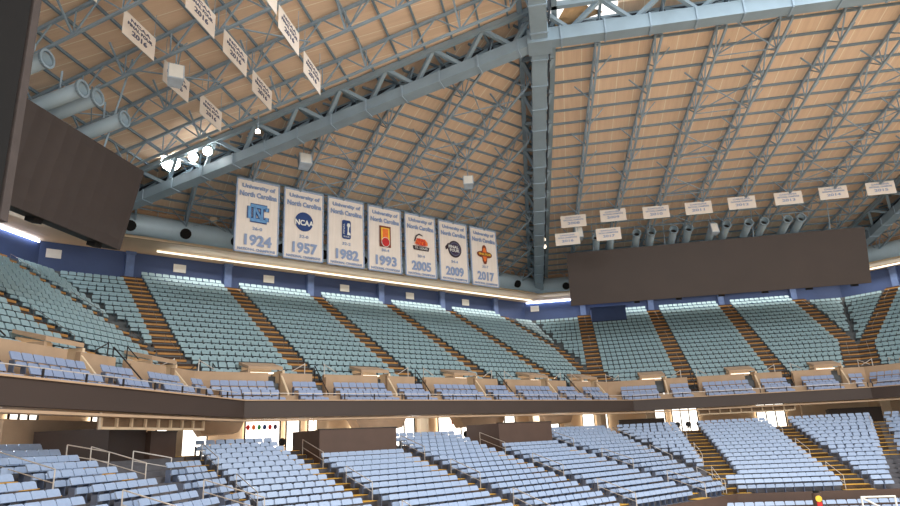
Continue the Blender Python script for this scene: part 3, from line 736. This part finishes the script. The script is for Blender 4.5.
for k,(yr,rec,des) in enumerate(BAN):
    t=12.6+4.213*k; zt_=ztop
    root=empty('championship_banner',F['A']@Matrix.Translation((-(10.05+3.62*k+1.63),14,13.25))@Matrix.Diagonal((.862,1,.882,1))); tag(root,'hanging white championship banner reading %s with %s'%(yr,des),'banner','row of championship banners')
    cl=MB(); nx=10
    for i in range(nx):
        x0=-W/2+W*i/nx;x1=x0+W/nx; y=lambda x:.05*math.sin(x*3.1+k)
        cl.hexa([(x0,y(x0),0),(x1,y(x1),0),(x1,y(x1)+.02,0),(x0,y(x0)+.02,0),(x0,0,Hh),(x1,0,Hh),(x1,.02,Hh),(x0,.02,Hh)])
    obj('cloth',cl,M['banner'],root)
    bd=MB(); b=.11; yy=.075
    bd.box(-W/2,-W/2+b,-.06,yy,0,Hh).box(W/2-b,W/2,-.06,yy,0,Hh).box(-W/2,W/2,-.06,yy,0,b).box(-W/2,W/2,-.06,yy,Hh-b,Hh)
    obj('border',bd,M['banner_blue'],root)
    obj('hanging_pole',MB().tube((-W/2,0,Hh+.03),(W/2,0,Hh+.03),.05,8),M['steel'],root)
    for key,txt,w,h,z in (('u','University of',2.9,.46,.90),('n','North Carolina',3.25,.46,.79),('c','NATIONAL CHAMPIONS',3.2,.22,.045)):
        if key not in tb:
            me=text_mesh(txt,1,M['banner_text'],.045); tb[key]=(me,fit(me,w,h))
        me,(sx,sy)=tb[key]; put(root,'lettering',me,0,.09,Hh*z,sx,sy)
    me=text_mesh(yr,1,M['banner_text'],.04); sx,sy=fit(me,2.35,.95); put(root,'year_lettering',me,0,.09,Hh*.165,sx,sy)
    me=text_mesh(rec,1,M['banner_text'],.02); sx,sy=fit(me,.85,.27); put(root,'record_lettering',me,0,.09,Hh*.33,sx,sy)
    zc=Hh*.545
    if yr=='1924':
        # two interlocking letters N and C in light blue with a navy outline
        def NC(g,m,y):
            mb=MB()
            oc=[(-.85,-.5),(-.6,-.72),(.9,-.72),(.9,-.3),(.55,-.3),(.5,-.42),(-.35,-.42),(-.5,-.3),(-.5,.3),(-.35,.42),(.5,.42),(.55,.3),(.9,.3),(.9,.72),(-.6,.72),(-.85,.5)]
            for a,b_ in (((-.72,-.5),(-.72,.5)),((-.65,.57),(.8,.57)),((-.65,-.57),(.8,-.57)),((.78,.57),(.78,.25)),((.78,-.57),(.78,-.25))): mb.bar((a[0],a[1],0),(b_[0],b_[1],0),.26+g,.02)
            for a,b_ in (((-.3,-.5),(-.3,.5)),((.35,-.5),(.35,.5)),((-.3,.5),(.35,-.5))): mb.bar((a[0],a[1],.012),(b_[0],b_[1],.012),.2+g,.02)
            return mb.mesh('nc',m)
        put(root,'emblem',NC(.14,M['logo_navy'],0),0,.085,zc,1,1.05); put(root,'emblem_letters',NC(0,M['logo_blue'],0),0,.105,zc,1,1.05)
    elif yr=='1957':
        put(root,'emblem',disc(.85,M['logo_navy']),0,.08,zc); me=text_mesh('NCAA',1,M['white'],.03); sx,sy=fit(me,1.75,.5); put(root,'emblem_letters',me,0,.11,zc-.12,sx,sy)
    elif yr=='1982':
        put(root,'emblem',plate(rrect(.9,1.75,.18),M['logo_navy']),0,.08,zc)
        put(root,'emblem_trophy',plate([(.0,.6),(.2,.62),(.28,.4),(.15,.2),(.12,-.2),(.3,-.35),(.3,-.5),(-.05,-.5),(-.0,-.2),(.02,.2),(-.08,.4)],M['white']),-.1,.11,zc)
        me=text_mesh('FINAL',1,M['white']); sx,sy=fit(me,.95,.16); o=put(root,'emblem_letters',me,.27,.11,zc); o.matrix_basis=EMB[root.name].matrix_basis.inverted()@Matrix.Translation((.27,.11,zc+.05))@RB@Matrix.Rotation(math.pi/2,4,'Z')@Matrix.Diagonal((sx,sy,1,1))
        me=text_mesh('FOUR',1,M['white']); sx,sy=fit(me,.6,.13); put(root,'emblem_letters',me,0,.11,zc-.68,sx,sy)
    elif yr=='1993':
        put(root,'emblem',plate(rrect(1.25,2.05,.03),M['logo_brown']),0,.08,zc); put(root,'emblem_panel',plate(rrect(.95,1.4,.05),M['logo_yellow']),0,.1,zc+.15); put(root,'emblem_panel',plate(rrect(.6,1.2,.05),M['logo_orange']),0,.12,zc+.15)
        put(root,'emblem_ball',disc(.42,M['logo_red']),0,.14,zc-.55); put(root,'emblem_ring',disc(.47,M['white']),0,.13,zc-.55)
    elif yr=='2005':
        put(root,'emblem_arch',plate([(-.85,.1),(-.6,.7),(-.2,.95),(.2,.8),(.2,.7),(-.2,.82),(-.5,.6),(-.72,.1)],M['logo_dark']),0,.08,zc)
        put(root,'emblem',plate([(-.75,-.25),(-.6,.15),(-.2,.35),(.5,.3),(.8,.0),(.8,-.3)],M['logo_orange']),0,.1,zc+.1)
        me=text_mesh('FINAL',1,M['logo_red'],.03); sx,sy=fit(me,1.1,.35); put(root,'emblem_letters',me,0,.13,zc+.22,sx,sy)
        me=text_mesh('FOUR',1,M['logo_red'],.03); sx,sy=fit(me,1.2,.35); put(root,'emblem_letters',me,0,.13,zc-.15,sx,sy)
        put(root,'emblem_base',plate([(-1,-.35),(1,-.35),(.9,-.75),(-.9,-.75)],M['logo_dark']),0,.09,zc)
        me=text_mesh('ST. LOUIS',1,M['white'],.01); sx,sy=fit(me,1.5,.2); put(root,'emblem_letters',me,0,.12,zc-.55,sx,sy)
    elif yr=='2009':
        put(root,'emblem_ring',disc(.88,M['logo_dark']),-.1,.08,zc); put(root,'emblem_ring',disc(.72,M['ink']),-.1,.1,zc); put(root,'emblem',disc(.6,M['logo_purple']),-.1,.12,zc)
        me=text_mesh('FINAL',1,M['white'],.02); sx,sy=fit(me,1.3,.3); put(root,'emblem_letters',me,.1,.15,zc+.18,sx,sy)
        me=text_mesh('FOUR',1,M['white'],.02); sx,sy=fit(me,1.2,.3); put(root,'emblem_letters',me,.0,.15,zc-.18,sx,sy)
        put(root,'emblem_wing',plate([(-1.15,.1),(-.75,.55),(-.6,.45),(-.75,0),(-1.05,-.2)],M['logo_dark']),0,.09,zc)
    else:
        cr=[]
        for q in range(32):
            a=2*math.pi*q/32; r=.78+.28*math.cos(4*a); cr.append((r*math.cos(a),r*math.sin(a)))
        put(root,'emblem',plate(cr,M['logo_brown']),0,.08,zc); put(root,'emblem_core',plate([(x*.72,y*.72) for x,y in cr],M['logo_orange']),0,.1,zc)
        put(root,'emblem_band',plate(rrect(2.0,.42,.2),M['logo_brown']),0,.12,zc)
        me=text_mesh('FINAL FOUR',1,M['logo_yellow'],.03); sx,sy=fit(me,1.7,.25); put(root,'emblem_letters',me,0,.15,zc,sx,sy)
# ------------------------------------------------------------------ small hanging banners
def sban(s,t,d,z,w,h,lab,l1,l2,l3,grp):
    im=M['banner_text'] if s=='B' else M['ink']
    root=empty('small_banner',F[s]@Matrix.Translation((-t,d,z))); tag(root,lab,'banner',grp)
    obj('cloth',MB().box(-w/2,w/2,0,.03,0,h),M['banner'],root)
    obj('border',MB().box(-w/2,w/2,-.005,.036,0,.03).box(-w/2,w/2,-.005,.036,h-.03,h),M['white'],root)
    obj('hanging_wire',MB().tube((-w/2+.1,.01,h),(-w/2+.1,.01,h+1.3),.015,4).tube((w/2-.1,.01,h),(w/2-.1,.01,h+1.3),.015,4),M['steel'],root)
    for txt,ww,hh,zz,m in ((l1,.62,.12,.8,im),(l2,.78,.13,.6,im),(l3,.48,.2,.33,im)):
        key=(txt,m.name)
        if key not in tb: tb[key]=text_mesh(txt,1,m,.025)
        me=tb[key]; sx,sy=fit(me,w*ww,h*hh); put(root,'lettering',me,0,.045,h*zz,sx,sy)
sg=[(6.2,18.8),(9.8,19.0),(13.6,18.9),(17.3,18.9),(21.,19.),(24.9,19.),(28.6,19.1),(32.4,19.1)]
for k,(t,z) in enumerate(sg):
    sban('B',t,23,z-.55,2.3,1.15,'small white banner, %s from left in the upper row above the long board'%ordn(k+1),'CAROLINA','NATIONAL CHAMPIONS',str(2008+k),'small banners above the long board')
for k,(t,z) in enumerate([(5.5,17.1),(9.2,17.2)]):
    sban('B',t,23,z-.5,2.2,1.15,'small white banner, %s of two in the lower row above the long board'%ordn(k+1),'CAROLINA','NCAA CHAMPIONS',str(2016+k),'small banners above the long board')
zl=[(18.9,20.6,18.9,'first'),(22.9,20.0,18.9,'second'),(26.4,20.0,18.9,'third'),(17.95,24.3,18.9,'fourth'),(21.3,24.2,18.9,'fifth'),(24.9,23.9,18.9,'sixth'),(20.2,27.5,18.9,'seventh'),(23.9,27.2,18.9,'eighth'),(14.5,20.9,18.9,'ninth'),(14.8,24.4,18.9,'tenth'),(17.0,27.8,18.9,'eleventh')]
desc=['2016 banner at upper left','behind the grey speaker','lowest of the leftmost row','banner cut by the top edge, second row','middle of the second row','lowest of the second row','third row upper','third row lower','top edge, leftmost row','top edge, second row','top edge, third row']
for (t,d,z,w_),ds in zip(zl,desc):
    sban('Z',t,d,z-.6,2.35,1.25,'small white hanging banner over the left side, '+ds,'NCAA','FINAL FOUR','2016','small banners over the left side')
# ------------------------------------------------------------------ nozzles
def nozzle(s,t,d,z,lab,bend=0):
    root=empty('air_nozzle',F[s]@Matrix.Translation((-t,d,z))); tag(root,lab,'air nozzle','round air nozzles behind the video boards')
    mb=MB(); a=Vector((0,0,0)); b=Vector((0,-5.2,-1.35)); mb.tube(a,b,.35,18,cap=False); mb.tube(a,b,.32,18,cap=False)
    o=obj('tube',mb,M['duct'],root); [setattr(p,'use_smooth',True) for p in o.data.polygons]
    rg=MB(); n=20
    for i in range(n):
        g0,g1=2*math.pi*i/n,2*math.pi*(i+1)/n; rg.bar((.38*math.cos(g0),.0,.38*math.sin(g0)),(.38*math.cos(g1),.0,.38*math.sin(g1)),.1,.12,(0,1,0))
    obj('rim',rg,M['steel_main'],root); obj('inner_baffle',MB().tube((0,-.5,-.14),(0,-.6,-.16),.33,16),M['board_edge'],root)
    obj('bracket',MB().tube((.0,-1.2,.2),(.0,-1.2,1.1),.05,6),M['steel'],root)
for k,t in enumerate([8.6,10.0,12.5,13.9,16.0,17.4,19.6,20.9,22.9,24.3,26.4,27.6]):
    nozzle('B',t-.15,18.2,18.55,'pale round air nozzle above the long board, %s from the left'%ordn(k+1))
for k,(t,z) in enumerate([(16.6,17.5),(17.7,17.4),(19.9,17.2),(20.9,17.3),(22.9,17.2)]):
    nozzle('Z',t-1.1,18.0,z-.75,'pale round air nozzle above the quilted board, %s from the left'%ordn(k+1))
# ------------------------------------------------------------------ lamps and speakers in the roof
def flood(x,y,z,lab,r=.33,m='lamp'):
    P=Vector((x,y,z+H)); root=empty('floodlight',Matrix.Translation(P)); tag(root,lab,'floodlight','floodlights on the deep left truss')
    d=Vector((-P.x*.2,-P.y*.2,-4)); d=(Vector((0,0,H))-P).normalized(); up=(0,0,1)
    obj('housing',MB().tube(-d*.5,Vector((0,0,0)),r*.6,12,r*1.08),M['black'],root); obj('lens',MB().tube(Vector((0,0,0)),d*.05,r,16),M[m],root); obj('bracket',MB().bar((0,0,.2),(0,0,1.6),.08,.08),M['steel'],root)
flood(-19.2,41.1,19.5,'large blazing white floodlight at the lower end of the left truss',.62)
flood(-17.4,40.5,19.5,'small bright floodlight, middle of the three on the left truss',.3)
flood(-16.1,39.7,19.5,'small bright floodlight, rightmost of the three on the left truss',.3)
flood(-12.,37.4,19.6,'tiny lit lamp halfway up the left truss',.14)
for k,(t,d,z) in enumerate([(1.3,9.,19.2),(1.3,9.,18.2)]):  # glowing discs stand in for two small reflections
    p=pt('B',3.3,17.5,19.0-k*.75)-Vector((0,0,H)); flood(p.x,p.y,p.z+.0,'small glowing %s disc standing for a reflection beside the column truss'%('upper' if k==0 else 'lower'),.22,'glow_dim')
def speaker(x,y,z,lab,w=.9,h=1.1):
    root=empty('hanging_speaker',Matrix.Translation((x,y,z+H))@Matrix.Rotation(.5 if x<0 else 0,4,'Z')@Matrix.Rotation(-.25,4,'X')); tag(root,lab,'speaker','speakers hanging from the roof')
    obj('cabinet',MB().slab([(-w/2,-w*.4,-h/2),(w/2,-w*.4,-h/2),(w/2*.8,w*.5,-h/2),(-w/2*.8,w*.5,-h/2)],(0,0,h)),M['spk'],root)
    obj('grille',MB().box(-w*.42,w*.42,-w*.4-.03,-w*.4,-h*.44,h*.44),M['white'],root)
    obj('hanging_pole',MB().tube((0,0,h/2),(0,0,h/2+1.5),.04,6),M['steel'],root)
speaker(-13.3,28.2,18.1,'grey box speaker hanging in front of the small banners at upper left',.78,.95)
speaker(-10,41.8,19.4,'small grey speaker under the left deep truss',.9,.9)
speaker(1.7,47.1,19.4,'small grey speaker hanging above the 2005 and 2009 banners',.8,.8)
p=pt('B',19.3,19,18.0); speaker(p.x,p.y,p.z-H,'white box speaker hanging above the middle of the long board',.7,1.0)
p=pt('B',6.6,22,17.9); speaker(p.x,p.y,p.z-H,'grey box speaker between the small banners beside the column truss',.7,1.1)
for s,t in (('A',9.2),('B',.3),('B',34.5),('A',48.5)):
    r=empty('round_horn',F[s]@Matrix.Translation((-t-2.,5.6,18.25))); tag(r,'small cream horn speaker on top of the duct, %s side %s'%(SIDEN[s],'left end' if t<10 else 'right end'),'speaker')
    obj('horn',MB().tube((0,-.3,0),(0,.25,-.05),.15,12,.32),M['tan_light'],r); obj('bracket',MB().tube((0,-.2,-.4),(0,-.2,0),.04,6),M['steel'],r)
# ------------------------------------------------------------------ concourse
wi=[0]
def window(s,t0,t1,z0,z1,mull=2,lab='bright daylit window at the back of the concourse'):
    wi[0]+=1; o=struct('window_%d'%wi[0],MB().box(-t1,-t0,9.05,9.12,z0,z1),M['glow'],F[s],lab)
    fr=MB(); 
    for k in range(mull+1):
        x=t0+(t1-t0)*k/mull; fr.box(-x-.05,-x+.05,9.1,9.2,z0,z1)
    fr.box(-t1,-t0,9.1,9.18,z1-.06,z1+.04)
    f=obj('window_frame',fr,M['board_edge'],o); 
for t0,t1,mm in ((2.0,3.6,2),(7.2,10.6,2),(13.3,16.0,1),(16.5,17.6,1),(18.3,19.8,1),(22.2,23.3,1),(26.2,28.4,2),(31.,36.2,2),(37.7,40.5,2),(45.,46.8,1)): window('A',t0,t1,-.65,2.5,mm)
for t0,t1,mm in ((5.6,6.8,1),(7.3,8.2,1),(13.0,14.0,1),(14.7,17.2,3),(22.9,25.6,3)): window('B',t0,t1,-.6,2.3,mm)
for t0,t1,mm in ((26.6,28.6,3),(33.,34.,1)): window('Z',t0,t1,-.6,2.5,mm)
# brown boxes and dark walls under the balcony
def boxwall(s,t0,t1,d0,d1,z0,z1,lab,m='brownwall'):
    root=empty('box_wall',F[s]@Matrix.Translation((-(t0+t1)/2,d1,z0))); tag(root,lab,'box wall'); w=(t1-t0)/2; h=z1-z0
    obj('front_panel',MB().box(-w,w,-.15,0,0,h),M[m],root); obj('side_panel',MB().box(-w,-w+.15,d0-d1,-.15,0,h),M[m],root); obj('side_panel',MB().box(w-.15,w,d0-d1,-.15,0,h),M[m],root)
    obj('cap',MB().box(-w-.02,w+.02,-.2,.03,h,h+.05),M['board_edge'],root)
    return root
boxwall('A',11.9,16.9,20.2,23.6,-1.3,.82,'long brown box wall above the second middle block')
boxwall('A',25.1,30.2,20.2,23.6,-1.3,.88,'smaller brown box wall between two middle blocks further right')
boxwall('Z',21.4,24.0,15.5,19.2,-1.2,1.15,'grey-brown wall panel beneath the balcony at the left','fascia')
boxwall('Z',24.1,26.2,16.5,19.4,-1.2,.98,'lighter brown wall panel beside the grey one, left')
boxwall('B',8.6,12.6,17.5,18.2,-.6,.95,'dark brown low wall under the balcony, left of the white windows','fascia')
boxwall('B',26.4,30.6,17.5,18.2,-.6,1.0,'dark brown low wall under the balcony near the far right corner','fascia')
# ventilation grilles
def grille(s,t0,t1,d,z0,z1,n,lab):
    root=empty('ventilation_grille',F[s]@Matrix.Translation((-t0,d,z0))); tag(root,lab,'grille'); L=t1-t0;h=z1-z0
    fr=MB().box(-L,0,0,.1,0,.1).box(-L,0,0,.1,h-.1,h)
    for k in range(n+1): fr.box(-L*k/n-.05,-L*k/n+.05,0,.1,0,h)
    obj('frame',fr,M['tan_light'],root)
    sl=MB().box(-L,0,-.1,-.05,0,h)
    for k in range(6): sl.box(-L,0,-.06,.0,.12+k*(h-.2)/6,.15+k*(h-.2)/6)
    obj('louvre',sl,mat('louvre_brown',(150,124,98),.7),root)
grille('Z',18.4,25.8,21.0,.98,1.62,8,'long tan ventilation grille of eight panels under the left balcony')
grille('B',15.1,22.8,21.0,1.02,1.58,9,'long tan ventilation grille of nine panels under the right balcony')
# sloping brown slabs (undersides of the ramps) and columns
for k,(s,t0,t1) in enumerate([('A',7.8,12.2),('A',19.5,25.3),('A',29.5,36.0),('A',39.5,45.0)]):
    o=obj('ramp_underside',MB().slab([(-t0,12.,2.6),(-t1,12.,2.6),(-t1+ .9,12.,1.),(-t0-1.2,12.,.9)],(0,1.2,.1)),M['tan'],None,F[s]); tag(o,'sloping tan ramp underside behind the middle blocks, %s from the left'%ordn(k+1),'ramp','ramp undersides in the concourse')
o=obj('ramp_underside',MB().slab([(-20.,14,1.7),(-29.,14,1.7),(-27.,14,1.4),(-22,14,.0),(-20,14,-.3)],(0,1.2,0)),M['tan'],None,F['Z']); tag(o,'large sloping tan slab under the left balcony','ramp')
for k,(s,t,d) in enumerate([('A',16.2,15),('A',24.9,15),('A',37.0,15),('A',46.2,15),('B',4.,14),('B',11.9,14),('B',25.9,14),('B',32.2,15),('A',6.4,16)]):
    o=obj('concourse_column',MB().box(-t-.4,-t+.4,d,d+.5,-.85,2.35),M['tan_light'],None,F[s]); tag(o,'cream concourse column, %s along from the left corner'%ordn([8,0,1,2,3,4,5,6,7].index(k)+1 if False else k+1),'column','cream columns in the concourse')
# coloured plaques on the white walls
cols=['logo_red','logo_orange','logo_green','logo_navy','logo_red','logo_purple']
for g,(t0,dt) in enumerate(((13.5,.42),(32.6,.5))):
    for k,c in enumerate(cols):
        t=t0+k*dt; o=obj('wall_plaque',MB().slab([(-t+.15*math.cos(q*math.pi/4),9.2,.15+1.35+.2*math.sin(q*math.pi/4)) for q in range(8)],(0,.04,0)),M[c],None,F['A'])
        tag(o,'%s plaque on the bright concourse wall, %s of the %s row'%(c.split('_')[1],ordn(k+1),'left' if g==0 else 'right'),'plaque','coloured plaques in the concourse')
# bar stools behind the top rows
def stool(s,t,d,z,lab):
    root=empty('bar_stool',F[s]@Matrix.Translation((-t,d,z))); tag(root,lab,'stool','stools along the top of the lower bowl')
    obj('seat',MB().tube((0,0,.68),(0,0,.74),.2,14),M['black'],root); obj('backrest',MB().tube((0,-.2,.98),(0,-.15,.98),.24,14),M['teeb'],root)
    obj('back_post',MB().bar((0,-.17,.7),(0,-.19,.98),.06,.04),M['rail'],root)
    for x,y in((-.17,-.17),(.17,-.17),(-.17,.17),(.17,.17)): obj('leg',MB().tube((x,y,0),(x*.6,y*.6,.7),.025,6),M['rail'],root)
q=0
for s,t,d in [('A',8.2,19.6),('A',8.9,19.6),('A',9.8,19.6),('A',12.0,16.5),('A',13.0,16.5),('A',14.9,18.5),('A',16.4,18.5),('A',17.6,18.5),('A',22.6,19.),('A',24.,19.),('A',29.2,19),('A',30.4,19),('A',31.4,19),('A',32.6,19),('A',27.,18),('A',27.8,18),('A',38.6,18),('A',39.6,18),('B',13.5,19.5),('B',14.4,19.5),('B',15.3,19.5),('B',18.3,19.5),('B',20,19.5),('B',28.2,19.5),('B',29.,19.5)]:
    q+=1; stool(s,t,d,-.65,'dark round-backed stool behind the top row, %s from the left'%ordn(q))
# handrails at the head of the left lower aisles
for k,(t,d,z) in enumerate([(18.9,19.3,-.4),(20.9,20.8,-.75)]):
    root=empty('handrail',F['Z']@Matrix.Translation((-t,d,z))); tag(root,'pale two-bar handrail by the grey wall, %s one, left bowl'%('upper' if k==0 else 'lower'),'handrail','pale handrails at the left')
    rl=MB(); rail(rl,[(0,0,0.1),(-.9,1.2,-.25)],.78,.025); obj('rails',rl,M['rail'],root)
# balcony front posts
for s in 'ZABC':
    l,r=tl(s,21.4),tr(s,21.4); l=max(l,0); r=min(r,LEN[s] if s!='C' else 22)
    root=empty('balcony_railing',F[s]@Matrix.Translation((-l,21.35,2.4))); tag(root,'low dark railing posts along the balcony edge, %s side'%SIDEN[s],'railing','railings on the balcony edge')
    pm=MB().box(-.03,.03,-.03,.03,0,.55).mesh('post',M['rail_dark'])
    k=0
    while k*2.1<r-l-.3 and k<60:
        c=bpy.data.objects.new('post',pm); col.objects.link(c); c.parent=root; c.location=(-.2-k*2.1,0,0); k+=1
    obj('top_rail',MB().bar((-.2,0,.56),(-(r-l)+.2,0,.56),.035,.035),M['rail'] ,root)
# floor level: front chairs, barrier, cart frame, badge post
dfB,zB=lo_tread('B',LON['B']-1)
rl=MB(); P=[(-t,dfB+.05,zB) for t in (4,8,12,16,20,24)]; rail(rl,P,.75,.03,False)
for k in range(3):
    pass
n=0
T=TEMPL['low']
for k in range(26):
    t=11.2+k*.56; q=proj(pt('B',t,dfB+1.1,zB-.55))
    m=F['B']@Matrix.Translation((-t,dfB+1.1,zB-1.15))
    o=bpy.data.objects.new('stadium_chair',T['l']); col.objects.link(o); o.matrix_world=m
    for nm_,me in (('backrest',T['b']),('seat_pan',T['p'])):
        b=bpy.data.objects.new(nm_,me); col.objects.link(b); b.parent=o
    tag(o,'pale blue seat, %s from the left, in the lowest strip below the brown wall'%ordn(k+1),'chair','pale blue lower bowl seats')
struct('floor_riser',MB().box(-29,-10,dfB+.2,dfB+2.2,-6.6,zB-1.15),M['terr_lo'],F['B'],'low riser under the floor-level seats')
root=empty('cart_frame',F['B']@Matrix.Translation((-21.2,dfB+2.8,-6.6))); tag(root,'white tubular cart frame at the bottom right edge','cart')
for a,b,nm_ in (((0,0,.1),(0,0,2.5),'post'),((1.7,0,.1),(1.7,0,2.5),'post'),((-.03,0,2.5),(1.73,0,2.5),'top_rail'),((1.65,0,2.45),(.05,0,1.5),'brace'),((0,0,.3),(1.7,0,.3),'bottom_rail'),((0,0,1.2),(1.7,0,1.2),'middle_rail')): obj(nm_,MB().tube(a,b,.05,8),M['white'],root)
root=empty('badge_post',F['B']@Matrix.Translation((-17.25,dfB+2.7,-6.6))); tag(root,'dark padded post with a small yellow and red badge, bottom right','post')
obj('pad',MB().tube((0,0,0),(0,0,2.8),.25,14),M['brownwall'],root); obj('badge',MB().tube((0,.22,2.5),(0,.27,2.5),.17,14),M['logo_yellow'],root); obj('badge_band',MB().box(-.13,.13,.22,.28,2.0,2.32),M['logo_red'],root); obj('top_cap',MB().tube((0,0,2.8),(0,0,2.9),.16,12),M['black'],root)
# ------------------------------------------------------------------ light
w=bpy.data.worlds.new('world'); bpy.context.scene.world=w; w.use_nodes=True; nt=w.node_tree; bg=nt.nodes['Background']
bg.inputs['Color'].default_value=(1.0,.965,.92,1); bg.inputs['Strength'].default_value=1.9
def area(name,loc,size,power,color,rot=(0,0,0),sy=None):
    l=bpy.data.lights.new(name,'AREA'); l.energy=power; l.size=size; l.color=color
    if sy: l.shape='RECTANGLE'; l.size_y=sy
    o=bpy.data.objects.new(name,l); col.objects.link(o); o.location=loc; o.rotation_euler=rot; return o
cc=cp(LB/2,LB/2,24.+H); area('centre_roof_light',cc,22,16000,(.93,.97,1.0))
def arealine(name,s_,t,L,d,z,power,color):
    l=bpy.data.lights.new(name,'AREA'); l.energy=power; l.shape='RECTANGLE'; l.size=L; l.size_y=.15; l.color=color
    o=bpy.data.objects.new(name,l); col.objects.link(o); u=U[s_]; n=Nn[s_]; p=pt(s_,t,d,z); dn=Vector((n.x*.35,n.y*.35,-1)).normalized(); x=Vector((-u.x,-u.y,0)); y=(-dn).cross(x).normalized()
    o.matrix_world=Matrix(((x.x,y.x,-dn.x,p.x),(x.y,y.y,-dn.y,p.y),(x.z,y.z,-dn.z,p.z),(0,0,0,1)))
arealine('soffit_strip_light','A',30,42,2.1,16.0,1700,(1,.96,.9)); arealine('soffit_strip_light','B',18,32,2.1,16.0,1300,(1,.96,.9)); arealine('soffit_strip_light','Z',24,20,2.1,16.0,700,(.9,.94,1)); arealine('soffit_strip_light','C',11,20,2.1,16.0,1000,(1,.96,.9))
for (s_,t,d,z,pw,lab) in (('Z',15.5,17.5,2.0,520,'left'),('A',22.8,17.0,2.1,260,'middle'),('A',38.,17.,2.1,320,'right of the middle'),('A',15.,15.,2.1,260,'left of the middle')):  # lamps added to brighten the seat rows next to the concourse
    o=obj('added_lamp',MB().tube((0,0,.1),(0,0,0),.25,14),M['glow_dim'],None,F[s_]@Matrix.Translation((-t,d,z))); tag(o,'added round lamp brightening the top rows, %s'%lab,'lamp','added concourse lamps')
    l=bpy.data.lights.new('added_lamp_light','POINT'); l.energy=pw; l.color=(.86,.93,1); l.shadow_soft_size=.25; q=bpy.data.objects.new('added_lamp_light',l); col.objects.link(q); q.location=pt(s_,t,d,z-.35)
sc=bpy.context.scene; sc.view_settings.view_transform='Standard'; sc.view_settings.look='None'; sc.view_settings.gamma=1; sc.view_settings.use_curve_mapping=False; sc.view_settings.exposure=0.0
